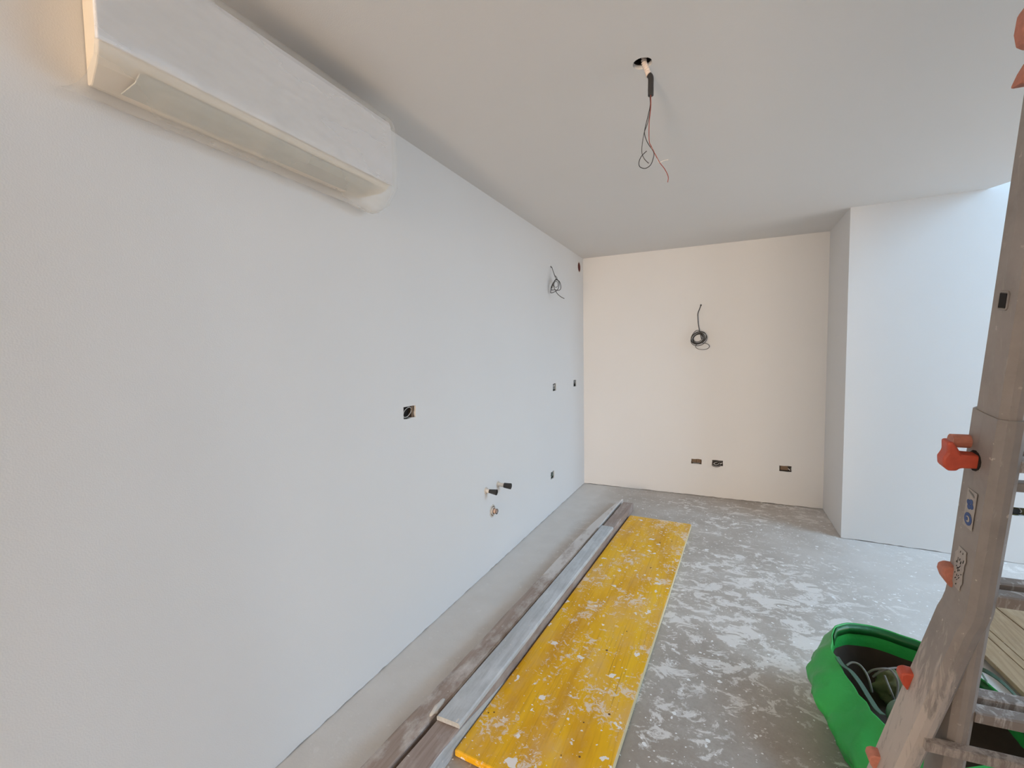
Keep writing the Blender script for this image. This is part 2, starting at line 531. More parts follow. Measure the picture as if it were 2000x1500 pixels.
fl_pts = [(-0.15, YH - .15), (XW + .15, YH - .15), (XW + .15, 5.45), (-0.15, 5.45)]
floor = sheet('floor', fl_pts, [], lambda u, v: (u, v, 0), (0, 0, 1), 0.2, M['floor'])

CH = (1.224, 1.896)   # hole for the ceiling light
ceil_pts = [(-0.12, YH - .12), (XH + .12, YH - .12), (XH + .12, YR - .12), (XW + .12, YR - .12), (XW + .12, -1.10), EDGE1, EDGE0, (XR + 0.02, YC + 0.02), (XR + 0.02, YB + .12), (-0.12, YB + .12)]
ceiling = sheet('ceiling', ceil_pts, [circle2(CH[0], CH[1], 0.037)], lambda u, v: (u, v, H), (0, 0, -1), 0.28, M['ceiling'])

holes = [rough_rect(*b) for b in LB]
holes += [circle2(4.151, 2.417, 0.012, 10), circle2(5.086, 2.574, 0.055, 20)]
holes += [circle2(2.767, 0.603, 0.021, 14, 0.003), circle2(2.955, 0.598, 0.021, 14, 0.003), circle2(2.862, 0.425, 0.042, 16, 0.006)]
out = ragged(YH, YB) + [(YB, H), (YH, H)]
wall_left = sheet('wall_left', out, holes, lambda u, v: (0, u, v), (1, 0, 0), 0.12, M['wall'])
out = ragged(0, XR) + [(XR, H), (0, H)]
wall_back = sheet('wall_back', out, [rough_rect(*b) for b in BB] + [circle2(1.294, 2.073, 0.010, 10)],
                  lambda u, v: (u, YB, v), (0, -1, 0), 0.12, M['wall'])
out = ragged(YC, YB, lo=0.0015, hi=0.006) + [(YB, H), (YC, H)]
wall_return = sheet('wall_return', out, [], lambda u, v: (XR, u, v), (-1, 0, 0), 0.12, M['wall'])
out = ragged(0, PU, lo=0.002, hi=0.008) + [(PU, ZT), (0, ZT)]
wall_pier = sheet('wall_front_right', out, [rough_rect(*b) for b in PB], lambda u, v: (*pier(u), v), (math.sin(ANG), -math.cos(ANG), 0), 0.12, M['wall'])

# right wall with tall glazing in the light well
out = [(YR, 0), (4.30, 0), (4.30, ZT), (YR, ZT)]
W1 = (1.45, 4.15, 0.06, 4.75)
wall_right = sheet('wall_right', out, [[(W1[0], W1[2]), (W1[1], W1[2]), (W1[1], W1[3]), (W1[0], W1[3])]],
                   lambda u, v: (XW, u, v), (-1, 0, 0), 0.2, M['wall'])
wall_rear = sheet('wall_rear', [(XH, 0), (XW, 0), (XW, ZT), (XH + 1, ZT), (XH + 1, H), (XH, H)], [], lambda u, v: (u, YR, v), (0, 1, 0), 0.12, M['wall'])
wall_added_hall = sheet('wall_added_hall', [(YH, 0), (YR, 0), (YR, H), (YH, H)], [], lambda u, v: (XH, u, v), (-1, 0, 0), 0.12, M['wall'])  # unseen hall side, added to bound the warm door light
D1 = (0.10, 1.16, 0.03, 2.2)
wall_end = sheet('wall_added_hall_end', [(0, 0), (XH, 0), (XH, H), (0, H)], [[(D1[0], D1[2]), (D1[1], D1[2]), (D1[1], D1[3]), (D1[0], D1[3])]],
                 lambda u, v: (u, YH, v), (0, 1, 0), 0.2, M['wall'])  # end of the added hallway, holding the warm door
ev = Vector((EDGE1[0] - EDGE0[0], EDGE1[1] - EDGE0[1], 0)); el = ev.length; ev.normalize()
wall_well = sheet('wall_light_well', [(0, H + .02), (el, H + .02), (el, ZT), (0, ZT)], [], lambda u, v: (EDGE0[0] + ev.x * u, EDGE0[1] + ev.y * u, v),
                  (-ev.y, ev.x, 0), 0.1, M['wall'])
ceil_up = sheet('ceiling_light_well', [(2.1, -1.4), (XW + .2, -1.4), (XW + .2, 4.6), (2.1, 4.6)], [], lambda u, v: (u, v, ZT), (0, 0, -1), 0.15, M['ceiling'])

def window(name, u0, u1, z0, z1, to3, fw, nu, nv, mat):
    """frame bars and panes in a wall opening; to3(u, depth, z)"""
    def bx(a, b):
        v, f = box(a, b); return [to3(*p) for p in v], f
    d0, d1 = 0.06, 0.12
    o = link_mesh(name, *join(bx((u0, d0, z0), (u1, d1, z0 + fw)), bx((u0, d0, z1 - fw), (u1, d1, z1)),
                              bx((u0, d0, z0 + fw), (u0 + fw, d1, z1 - fw)), bx((u1 - fw, d0, z0 + fw), (u1, d1, z1 - fw))), mat)
    o['kind'] = 'structure'
    iu, iz = (u1 - u0 - 2 * fw) / nu, (z1 - z0 - 2 * fw) / nv
    for i in range(1, nu):
        c = u0 + fw + iu * i
        link_mesh('mullion', *bx((c - .02, d0, z0 + fw), (c + .02, d1, z1 - fw)), mat, o)
    for j in range(1, nv):
        c = z0 + fw + iz * j
        link_mesh('transom', *bx((u0 + fw, d0 + .004, c - .02), (u1 - fw, d1 - .004, c + .02)), mat, o)
    for i in range(nu):
        for j in range(nv):
            link_mesh('pane', *bx((u0 + fw + iu * i, .085, z0 + fw + iz * j), (u0 + fw + iu * (i + 1), .092, z0 + fw + iz * (j + 1))), M['glass'], o)
    return o
window('window_1', *W1, lambda u, d, z: (XW + d, u, z), 0.07, 2, 2, M['grey_frame'])
dr = window('door_1', *D1, lambda u, d, z: (u, YH - d, z), 0.09, 1, 1, M['frame'])
link_mesh('door_handle', *join(box((1.10, YH - .06, 1.0), (1.12, YH + .0, 1.02)), box((1.0, YH - .012, 1.0), (1.12, YH + .0, 1.02))), M['alu'], dr, bevel=0.003)

# ------------------------------------------------------------------ yellow shuttering panel
def slab(quad, z0, z1):
    """box on an arbitrary floor quad (counter-clockwise)"""
    v = [(x, y, z0) for x, y in quad] + [(x, y, z1) for x, y in quad]
    return v, [(3, 2, 1, 0), (4, 5, 6, 7), (0, 1, 5, 4), (1, 2, 6, 5), (2, 3, 7, 6), (3, 0, 4, 7)]

yq = [(0.597, 1.395), (1.165, 1.362), (1.2765, 4.245), (0.732, 4.264)]
yb = thing('shuttering_panel', 'yellow three-ply shuttering panel lying flat on floor, splattered with white plaster', 'board', (0.94, 2.8, 0))
part('panel', *slab(yq, 0.002, 0.03), M['yellow'], yb, bevel=0.006, segs=2)
for i, (x, y, r) in enumerate([(*px(a, b, 2, .03)[:2], r) for a, b, r in ((1185, 1270, .007), (1190, 1395, .006), (1224, 1233, .004), (954, 1392, .004), (965, 1391, .004), (1140, 1411, .004), (1132, 1478, .005), (1271, 1109, .007), (1289, 1060, .008), (1312, 1057, .006), (1096, 1475, .003))]):
    part('nail_hole', *loft([[(x + q * r * math.cos(2 * math.pi * k / 10), y + q * r * math.sin(2 * math.pi * k / 10), z) for k in range(10)] for q, z in ((1, .0298), (.8, .0304))]), M['dark_knot'], yb)
e0, e1 = Vector((*yq[1], 0)), Vector((*yq[2], 0))
part('edge_strip', *slab([(e0.x - .001, e0.y + .012), (e0.x + .003, e0.y + .012), (e1.x + .003, e1.y - .012), (e1.x - .001, e1.y - .012)], 0.004, 0.0285), M['pale_edge'], yb)
e2 = Vector((*yq[3], 0))
part('edge_strip', *slab([(e2.x + .012, e2.y - .001), (e1.x - .012, e1.y - .001), (e1.x - .012, e1.y + .003), (e2.x + .012, e2.y + .003)], 0.004, 0.0285), M['pale_edge'], yb)

# ------------------------------------------------------------------ timber planks along the wall
def plank(stations, z0, h, seed, jit=0.0025):
    """stations: (y, x_left, x_right); rough sawn prism along y"""
    rings = []
    for k, (y, a, b) in enumerate(stations):
        n = lambda i: random.uniform(-jit, jit)
        c = 0.006
        rings.append([(a + n(0), y, z0), (b + n(1), y, z0), (b + n(2), y, z0 + h - c), (b - c + n(3), y, z0 + h), (a + c + n(4), y, z0 + h + n(5) * .6), (a + n(6), y, z0 + h - c)])
    return loft(rings)
def lerp_st(y0, y1, fa, fb, n):
    return [(y0 + (y1 - y0) * i / n, fa(y0 + (y1 - y0) * i / n), fb(y0 + (y1 - y0) * i / n)) for i in range(n + 1)]
bl = lambda y: 0.471 + (y - 1.23) * 0.0460
br = lambda y: 0.583 + (y - 1.25) * 0.0432
al_pts = [(0.7, 0.305), (1.15, 0.352), (2.0, 0.392), (3.0, 0.438), (3.3, 0.447), (3.7, 0.476), (4.2, 0.528), (4.59, 0.583)]
def al(y):
    for (a, xa), (b, xb) in zip(al_pts, al_pts[1:]):
        if y <= b: return xa + (xb - xa) * (y - a) / (b - a)
    return al_pts[-1][1]
ar = lambda y: 0.453 + (y - 1.242) * 0.0443

pA = link_mesh('timber_plank', *plank(lerp_st(0.7, 4.585, al, ar, 30), 0.0, 0.075, 1), M['plank_dusty'], origin=(0.45, 2.6, 0))
tag(pA, 'long rough timber plank with tapered tip, dusted with plaster, nearest the left wall', 'plank')
pB = link_mesh('timber_plank', *plank(lerp_st(0.75, 4.49, bl, br, 30), 0.0, 0.075, 2), M['plank_brown'], origin=(0.6, 2.6, 0))
tag(pB, 'brown timber plank under the grey board, between tapered plank and yellow panel', 'plank')
gb = link_mesh('grey_board', *plank(lerp_st(1.44, 3.735, lambda y: bl(y) + .004, lambda y: br(y) + .003, 14), 0.0772, 0.02, 3, 0.001), M['zinc_board'], origin=(0.6, 2.6, 0.0755))
tag(gb, 'thin smooth grey board lying on top of the brown plank', 'board')
# plaster smeared on the near part of the brown plank's side
def coat():
    V = []; Fs = []; n = 26
    for i in range(n + 1):
        y = 0.76 + 1.15 * i / n
        t = max(0.0, (y - 1.35) / 0.56)
        h = 0.072 * (1 - t ** 1.5) * random.uniform(.93, 1.03) + .004
        x = br(y) + .0028
        V += [(x - .004, y, .001), (x, y, .001), (x, y, min(h, .0745)), (x - .004, y, min(h, .0745))]
    for i in range(n):
        for k in range(4): Fs.append((i * 4 + k, i * 4 + (k + 1) % 4, i * 4 + 4 + (k + 1) % 4, i * 4 + 4 + k))
    Fs += [(3, 2, 1, 0), (n * 4, n * 4 + 1, n * 4 + 2, n * 4 + 3)]
    return [Vector(v) - Vector((0.6, 2.6, 0)) for v in V], Fs
link_mesh('plaster_coat', *coat(), M['zinc_board'], pB)
# blob of plaster on the near plank edge
pl = link_mesh('plaster_lump', *ellipsoid((0.447, 1.50, 0.0745), (0.014, 0.055, 0.006), 0.05, 14, 8, 0.5), M['white_plastic'], smooth=True, origin=(0.447, 1.5, 0.0745))
tag(pl, 'small lump of white plaster stuck on edge of the tapered plank', 'plaster')

# ------------------------------------------------------------------ deck of planks at the right
dk = thing('plank_deck', 'worn brown wooden plank deck panel lying on floor behind the ladder', 'board', (2.9, 2.7, 0))
for a, b, ye in ((2.712, 2.815, 3.22), (2.818, 2.860, 3.30), (2.863, 3.033, 3.50), (3.038, 3.20, 3.70), (3.205, 3.37, 3.66)):
    X = lambda u, y: u - 0.09 * (y - 2.9)
    v, f = slab([(X(a, 1.75), 1.75), (X(b, 1.75), 1.75), (X(b, ye), ye + .01), (X(a, ye), ye)], 0.022, 0.046)
    part('plank', v, f, M['deck_wood'], dk, bevel=0.002, segs=1)
for y in (1.9, 2.55, 3.15):
    part('batten', *box((2.80 - .09 * (y - 2.9) - .05, y - .04, 0.001), (3.30 - .09 * (y - 2.9), y + .04, 0.0215)), M['deck_wood'], dk)

# ------------------------------------------------------------------ air conditioner
ac = thing('air_conditioner', 'white wall-mounted air conditioner wrapped in clear plastic film, high on left wall', 'air conditioner', (0.0, 1.1, 2.28))
AY0, AY1 = 0.585, 1.61
prof = [(0.002, 2.285), (0.05, 2.268), (0.075, 2.272), (0.145, 2.281), (0.178, 2.297), (0.188, 2.318), (0.19, 2.56), (0.182, 2.578), (0.16, 2.588), (0.002, 2.592)]
def inset(y, rear):   # sides draw in towards the wall
    return y
rings = []
for y, s in ((AY0 + .012, .985), (AY0, 1.0), (AY1, 1.0), (AY1 - 0.0 + .012, .985)):
    sgn = 1 if y < 1 else -1
    rings.append([(x, y + sgn * 0.055 * (1 - x / 0.19), 2.44 + (z - 2.44) * s) for x, z in prof])
rings = [rings[1], rings[2]]
part('body', *loft(rings), M['ac_cream'], ac, bevel=0.004, segs=2)
# front panel: slightly proud shell
fp = [(0.186, 2.316), (0.198, 2.312), (0.2, 2.32), (0.2, 2.562), (0.192, 2.582), (0.17, 2.592), (0.168, 2.588), (0.186, 2.576)]
part('front_panel', *loft([[(x, y, z) for x, z in fp] for y in (AY0 - .004, AY0 + .3, AY1 - .3, AY1 + .004)]), M['ac_white'], ac, bevel=0.003, segs=2)
# louver and outlet
part('air_outlet', *loft([[(x, y, z) for x, z in ((0.088, 2.267), (0.148, 2.276), (0.146, 2.286), (0.088, 2.278))] for y in (AY0 + .1, AY1 - .1)]), M['dark_box'], ac)
part('louver', *loft([[(x, y, z) for x, z in ((0.082, 2.260), (0.15, 2.270), (0.176, 2.289), (0.174, 2.292), (0.15, 2.274), (0.082, 2.264))] for y in (AY0 + .09, AY1 - .09)]), M['ac_grey'], ac, bevel=0.001, segs=1)
# crinkled film
base = [(0.004, 2.258), (0.03, 2.244), (0.07, 2.236), (0.11, 2.238), (0.15, 2.250), (0.188, 2.278), (0.207, 2.312), (0.208, 2.36), (0.208, 2.42), (0.208, 2.48), (0.208, 2.54), (0.207, 2.576), (0.196, 2.597), (0.165, 2.605), (0.12, 2.607), (0.06, 2.606), (0.004, 2.605)]
V = []; Fs = []; NY = 70; nb = len(base)
for i in range(NY + 1):
    y = AY0 - 0.012 + (AY1 + 0.055 - AY0 + .012) * i / NY
    t = i / NY
    droop = 0.03 * max(0, t - 0.72) / 0.28 * (1 - max(0, t - 0.93) / 0.07 * 0.7)
    for k, (x, z) in enumerate(base):
        p = Vector((x, y, z))
        n1 = noise.noise(Vector((x * 14, y * 9 + z * 9, z * 14))) + 0.6 * noise.noise(Vector((x * 40 + 5, y * 22 - z * 25, z * 35)))
        low = max(0.0, 1 - abs(k - 3) / 4.0)
        amp = 0.0016 + 0.008 * low + 0.006 * max(0, t - .9) * 10 * (0.3 + low)
        nx, nz = (0, -1) if k < 5 else ((.7, -.7) if k < 7 else ((1, 0) if k < 12 else (0, 1)))
        push = amp * n1 + 0.004
        pull = droop * low
        sq = 0 if t < 0.955 else (t - 0.955) / 0.045
        x2 = p.x + nx * push; z2 = p.z + nz * push - pull
        z2 = 2.44 + (z2 - 2.44) * (1 - 0.10 * sq); x2 = x2 * (1 - 0.12 * sq)
        V.append((max(x2, 0.002), y + 0.004 * n1, z2))
for i in range(NY):
    for k in range(nb - 1):
        Fs.append((i * nb + k, i * nb + k + 1, (i + 1) * nb + k + 1, (i + 1) * nb + k))
fo = part('plastic_film', V, Fs, M['film'], ac, smooth=True)
fo['label'] = 'crinkled clear plastic film'

# ------------------------------------------------------------------ ceiling light outlet with hanging wires
cl = thing('ceiling_cable_outlet', 'white conduit with black tape and loose wires hanging from ceiling hole', 'cable', (CH[0], CH[1], 2.7))
part('hole_rim', *loft([[(CH[0] + r * math.cos(2 * math.pi * k / 28), CH[1] + r * math.sin(2 * math.pi * k / 28), z) for k in range(28)] for r, z in ((0.0366, 2.716), (0.0366, 2.80), (0.034, 2.80), (0.034, 2.716))] + [[(CH[0] + 0.0366 * math.cos(2 * math.pi * k / 28), CH[1] + 0.0366 * math.sin(2 * math.pi * k / 28), 2.716) for k in range(28)]], cap=False), M['dark_hole'], cl)
part('hole_cap', *loft([[(CH[0] + 0.04 * math.cos(2 * math.pi * k / 20), CH[1] + 0.04 * math.sin(2 * math.pi * k / 20), z) for k in range(20)] for z in (2.80, 2.81)]), M['dark_hole'], cl)  # dark ring and cap paint the shade inside the ceiling hole
W = lambda x, y, Y=1.905: px(x, y, 1, Y)
cpts = catmull([(1.228, 1.90, 2.79), (1.23, 1.90, 2.74), W(1258, 122), W(1263, 135), W(1267, 148)], 14)
part('conduit', *tube(cpts, [0.0095 + (0.0016 if i % 4 < 2 else -0.0012) for i in range(len(cpts))], 12), M['conduit'], cl, smooth=True)
part('tape_sleeve', *tube(catmull([W(1267, 146), W(1271, 152), W(1271, 170), W(1271, 187)], 5), [0.009, 0.0105, 0.011, 0.011, 0.011, 0.011, 0.011, 0.011, 0.011, 0.011, 0.011, 0.0112, 0.0112, 0.011, 0.011, 0.0108], 14), M['tape'], cl, smooth=True)
def wire(name, pts, r, mat, parent, n=7, closed=False, sub=6):
    return part(name, *tube(catmull(pts, sub, closed), r, n, closed), M[mat], parent, smooth=True)
wire('wire', [W(1270, 185), W(1270, 205), W(1266, 225, 1.90), W(1260, 250, 1.895), W(1259, 262, 1.892), W(1263, 275, 1.90), W(1268, 284), W(1277, 298), W(1275, 312), W(1270, 323), W(1260, 329), W(1250, 326), W(1248, 317), W(1253, 305), W(1263, 295)], 0.0016, 'wire_black', cl)
wire('wire', [W(1269, 185, 1.91), W(1270, 212, 1.915), W(1265, 240, 1.915), W(1258, 260, 1.915), W(1254, 285, 1.915), W(1254, 300, 1.912), W(1259, 311, 1.91), W(1267, 319, 1.91)], 0.0014, 'wire_grey', cl)
wire('wire', [W(1271, 185, 1.90), W(1271, 210, 1.90), W(1268, 240), W(1268, 275), W(1272, 286), W(1280, 302), W(1288, 317), W(1298, 330), W(1305, 345), W(1304, 356)], 0.0016, 'wire_red', cl)
wire('wire', [W(1272, 288), W(1277, 296), W(1283, 308), W(1287, 317), W(1296, 314), W(1305, 312)], 0.0014, 'wire_white', cl)

# ------------------------------------------------------------------ cable coil on the left wall
def at_left(x, y, d): return px(x, y, 0, d)
c1 = thing('cable_coil', 'small loose coil of dark cable hanging from hole in the left wall', 'cable', (0, 4.151, 2.417), 'coiled cables hanging from the walls')
Lx = lambda x, y, d=0.05: at_left(x, y, d)
wire('cable', [(-0.03, 4.151, 2.417), (0.004, 4.151, 2.415), Lx(1079, 526, .02), Lx(1083, 537, .05), Lx(1087, 546, .07), Lx(1092, 549, .08), Lx(1095, 556, .09), Lx(1095, 564, .08), Lx(1091, 567, .06), Lx(1084, 566, .05), Lx(1077, 566, .03), Lx(1077, 560, .03), Lx(1081, 552, .04), Lx(1086, 545, .06), Lx(1091, 549, .07), Lx(1092, 557, .08), Lx(1089, 566, .07), Lx(1083, 570, .05), Lx(1076, 572, .03), Lx(1076, 567, .03), Lx(1079, 555, .04), Lx(1085, 546, .06)], 0.0032, 'wire_black', c1)
wire('cable', [Lx(1086, 545, .07), Lx(1081, 552, .06), Lx(1081, 558, .06), Lx(1084, 566, .07), Lx(1089, 574, .09), Lx(1096, 580, .11), Lx(1102, 583, .12)], 0.0034, 'wire_grey', c1)
wire('cable', [Lx(1085, 549, .06), Lx(1089, 551, .06), Lx(1090, 557, .06), Lx(1087, 561, .06), Lx(1083, 560, .06), Lx(1082, 554, .06), Lx(1085, 549, .06)], 0.0026, 'wire_grey', c1)
wire('cable', [Lx(1083, 538, .055), Lx(1087, 541, .06), Lx(1088, 546, .07), Lx(1084, 548, .07), Lx(1080, 556, .05), Lx(1078, 563, .04)], 0.0026, 'wire_black', c1)

part('hole_back', *loft([[(x, 4.151 + .016 * math.cos(2 * math.pi * k / 12), 2.417 + .016 * math.sin(2 * math.pi * k / 12)) for k in range(12)] for x in (-.122, -.128)]), M['dark_hole'], c1)  # dark cap added to keep outside light from showing in the hole
# ------------------------------------------------------------------ cable coil on the back wall
c2 = thing('cable_coil', 'tight bundle of dark cable with a loose loop, hanging on the back wall', 'cable', (1.294, YB, 2.073), 'coiled cables hanging from the walls')
Bx = lambda x, y, d=0.05: px(x, y, 1, YB - d)
wire('cable', [(1.294, YB + .04, 2.073), Bx(1369, 596, .006), Bx(1366, 604, .03), Bx(1363, 612, .05), Bx(1363, 622, .06), Bx(1364, 634, .06), Bx(1366, 645, .06), Bx(1368, 652, .06), Bx(1370, 662, .06)], 0.0042, 'wire_black', c2)
part('hole_back', *loft([[(1.294 + .014 * math.cos(2 * math.pi * k / 12), y, 2.073 + .014 * math.sin(2 * math.pi * k / 12)) for k in range(12)] for y in (YB + .122, YB + .128)]), M['dark_hole'], c2)  # dark cap added here too, against light through the wall
cb = Bx(1364, 661, 0.06)
ax1 = (Bx(1374, 653, .06) - cb); ax2 = (Bx(1359, 655, .06) - cb)
for i in range(7):
    k = 0.55 + 0.07 * i; pts = []
    ca = cb + Vector((random.uniform(-.008, .008), -0.006 * i + .018, random.uniform(-.008, .008)))
    rot = random.uniform(-.25, .25)
    for j in range(14):
        a = 2 * math.pi * j / 14
        u = Vector((0.074, 0, 0.038)); w = Vector((-0.030, 0.01, 0.062))
        p = ca + (u * math.cos(a) + w * math.sin(a)) * k * 1.02
        pts.append(p)
    wire('cable_turn', pts, 0.0034, 'wire_black' if i % 2 else 'wire_grey', c2, closed=True, sub=3)
wire('cable', [Bx(1368, 648, .06), Bx(1362, 645, .06), Bx(1355, 650, .05), Bx(1350, 659, .04), Bx(1350, 667, .03)], 0.0034, 'wire_grey', c2)
lp = []
for j in range(16):
    a = 2 * math.pi * j / 16
    lp.append(Bx(1372 + 13.5 * math.cos(a), 676.5 + 6.5 * math.sin(a), .07 + 0.03 * math.sin(a)))
wire('loose_loop', lp, 0.003, 'wire_grey', c2, closed=True, sub=4)

# ------------------------------------------------------------------ flush boxes
def flush_box(wall, b, mat, label, style):
    u0, u1, z0, z1 = b
    if wall == 'left': T = lambda u, d, z: Vector((-d, u, z))
    elif wall == 'back': T = lambda u, d, z: Vector((u, YB + d, z))
    else: T = lambda u, d, z: Vector((*pier(u), z)) + Vector((-math.sin(ANG), math.cos(ANG), 0)) * d
    um, zm = (u0 + u1) / 2, (z0 + z1) / 2
    t = thing('flush_box', label, 'socket box', T(um, 0.0, zm), 'empty flush boxes in the walls')
    def P(name, mesh, m, **k): return part(name, [T(*v) for v in mesh[0]], mesh[1], m, t, **k)
    g = 0.004
    a0, a1, b0, b1 = u0 - g, u1 + g, z0 - g, z1 + g
    P('box_shell', join(box((a0, .045, b0), (a1, .05, b1)), box((a0, .012, b0), (a0 + .005, .045, b1)), box((a1 - .005, .012, b0), (a1, .045, b1)),
                        box((a0 + .005, .012, b0), (a1 - .005, .045, b0 + .005)), box((a0 + .005, .012, b1 - .005), (a1 - .005, .045, b1))), mat)
    def ring(cu, cz, ru, rz, d, r, m, name='ring'):
        pts = [(cu + ru * math.cos(2 * math.pi * k / 20), d, cz + rz * math.sin(2 * math.pi * k / 20)) for k in range(20)]
        P(name, tube([T(*p) for p in pts], r, 6, True), m) if False else part(name, *tube([T(*p) for p in pts], r, 6, True), m, t, smooth=True)
    if style == 'ring':
        pts = []
        for k in range(24):
            a = 2 * math.pi * k / 24
            uu = 0.038 * math.cos(a); ww = 0.021 * math.sin(a); r = math.radians(28)
            pts.append(T(um - .002 + uu * math.cos(r) - ww * math.sin(r), .016 , zm - .001 + uu * math.sin(r) + ww * math.cos(r)))
        part('conduit_ring', *tube(pts, 0.0022, 6, True), M['white_plastic'], t, smooth=True)
        P('back_plate', box((um - .03, .036, zm - .022), (um + .034, .044, zm + .024)), M['dark_hole'])
        P('side_insert', box((u1 - .02, .014, z0), (u1 - .001, .044, z1)), M['brown_box'])
    elif style == 'white_bit':
        part('wire_stub', *tube(catmull([T(um - .02, .03, zm + .02), T(um - .008, .006, zm + .012), T(um + .006, .004, zm + .02), T(um + .012, .02, zm + .03)], 5), 0.004, 6), M['wire_white'], t, smooth=True)
        P('back_plate', box((um - .02, .036, zm - .025), (um + .03, .044, zm)), M['olive_box'])
    elif style == 'grey_bit':
        part('wire_stub', *tube(catmull([T(um, .03, zm + .03), T(um + .012, .01, zm + .005), T(um + .006, .01, zm - .01)], 5), 0.004, 6), M['cable'], t, smooth=True)
        P('back_plate', box((um - .03, .036, zm - .03), (um + .02, .044, zm + .01)), M['black_plastic'])
    elif style == 'diag':
        part('wire_stub', *tube(catmull([T(um - .03, .02, zm - .03), T(um, .006, zm - .005), T(um + .02, .008, zm + .01), T(um + .04, .02, zm + .015)], 5), 0.005, 6), M['grey_green'], t, smooth=True)
    elif style == 'cardboard':
        P('insert', box((u0 + .006, .018, z0 + .012), (um - .001, .03, z1 - .004)), M['brown_box'], bevel=0.003)
        P('insert', box((um + .001, .018, z0 + .012), (u1 - .006, .03, z1 - .004)), M['brown_box'], bevel=0.003)
        part('wire_stub', *tube(catmull([T(u0 + .01, .012, z0 + .018), T(um, .008, z0 + .010), T(u1 - .01, .012, z0 + .016)], 5), 0.003, 6), M['cable'], t, smooth=True)
    elif style == 'insert':
        P('insert', box((u0 + .010, .018, z0 + .010), (u1 - .03, .03, z1 - .003)), M['brown_box'], bevel=0.003)
        part('wire_stub', *tube(catmull([T(u1 - .03, .03, zm), T(u1 - .02, .01, zm - .006), T(u1 - .012, .012, zm - .016)], 5), 0.004, 6), M['wire_white'], t, smooth=True)
        part('screw', *tube([T(u1 - .01, .014, zm + .004), T(u1 - .01, .03, zm + .004)], 0.004, 8), M['cable'], t)
    elif style == 'cables':
        for i, (m_, dz, r) in enumerate((('wire_grey', -.004, .034), ('wire_black', .004, .028), ('cable', -.012, .04), ('wire_white', .002, .022))):
            pts = [T(um - .012 + r * 1.05 * math.cos(a), -.012 - .016 * math.sin(a * .5) , zm - .006 + dz + r * .52 * math.sin(a)) for a in [math.pi * (0.75 + 1.35 * k / 10) for k in range(11)]]
            part('loose_cable', *tube(catmull([T(um - .03 + i * .01, .04, zm + .004)] + pts, 4), 0.0034, 6), M[m_], t, smooth=True)
        part('wire_stub', *tube(catmull([T(um + .02, .04, zm), T(um + .025, -.005, zm - .004), T(um + .044, -.012, zm + .006)], 5), 0.004, 6), M['wire_white'], t, smooth=True)
    return t
flush_box('left', LB[0], M['dark_box'], 'large open dark flush box with pale ring, alone in middle of left wall', 'ring')
flush_box('left', LB[1], M['green_box'], 'mid-height flush box with white wire bit, on left wall near the corner', 'white_bit')
flush_box('left', LB[2], M['dark_box'], 'open dark flush box at mid height on left wall, closest to the corner', 'grey_bit')
flush_box('left', LB[3], M['green_box'], 'low open flush box on left wall, between pipe stubs and the corner', 'diag')
flush_box('back', BB[0], M['brown_box'], 'low flush box with two brown inserts, leftmost on back wall', 'cardboard')
flush_box('back', BB[1], M['black_plastic'], 'low black flush box with cables spilling out, on the back wall', 'cables')
flush_box('back', BB[2], M['dark_box'], 'low flush box with one brown insert, at right end of back wall', 'insert')
flush_box('pier', PB[0], M['olive_box'], 'low olive flush box on front right wall, seen between ladder rungs', 'grey_bit')

# ------------------------------------------------------------------ duct opening and pipes on the left wall
dv = thing('duct_opening', 'round reddish duct opening high on left wall beside the corner', 'duct', (0, 5.086, 2.574))
def lcirc(y, z, r, x, n=24): return [(x, y + r * math.cos(2 * math.pi * k / n), z + r * math.sin(2 * math.pi * k / n)) for k in range(n)]
part('pipe_wall', *loft([lcirc(5.086, 2.574, .0545, -.002), lcirc(5.086, 2.574, .0545, -.11), lcirc(5.086, 2.574, .050, -.11), lcirc(5.086, 2.574, .050, -.002), lcirc(5.086, 2.574, .0545, -.002)], cap=False), M['red_pipe'], dv, smooth=True)
part('pipe_end', *loft([lcirc(5.086, 2.574, .05, -.10), lcirc(5.086, 2.574, .05, -.108)]), M['red_pipe'], dv)
part('rim', *loft([lcirc(5.086, 2.574, .063, 0.0), lcirc(5.086, 2.574, .061, .003), lcirc(5.086, 2.574, .055, .003), lcirc(5.086, 2.574, .0546, 0.0)], cap=False), M['white_plastic'], dv, smooth=True)

def stub(y, z, label, white_len, ln, dirv, r0, r1):
    t = thing('pipe_stub', label, 'pipe', (0, y, z), 'capped water pipe stubs')
    d = Vector(dirv).normalized(); o = Vector((0, y, z))
    part('pipe', *tube([o - Vector((.05, 0, 0)), o, o + d * white_len], [0.015, 0.015, 0.0155], 14), M['white_plastic'], t, smooth=False)
    n = 5
    pts = [o + d * (white_len - .003 + (ln - white_len + .003) * k / n) for k in range(n + 1)]
    rad = [r0 + (r1 - r0) * k / n for k in range(n + 1)]
    pts.append(pts[-1]); rad.append(r1 * .78)
    pts.append(pts[-2] - d * 0.012); rad.append(r1 * .74)
    part('plug', *tube(pts, rad, 14), M['black_plastic'], t)
    part('plaster_collar', *loft([lcirc(y, z, .024, 0.0005, 14), lcirc(y, z, .022, .006, 14), lcirc(y, z, .0155, .007, 14), lcirc(y, z, .0155, 0.0, 14)], cap=False), M['plaster_rough'], t)
stub(2.767, .603, 'short pipe stub with flared black plug, left one of the wall pair', .028, .085, (1, .05, -.06), .013, .021)
stub(2.955, .598, 'white pipe stub with black end cap, right one of the wall pair', .055, .105, (1, .05, -.05), .0185, .0225)
dn = thing('drain_pipe', 'open white drain pipe with copper coloured pipe inside, under the two pipe stubs', 'pipe', (0, 2.862, .425))
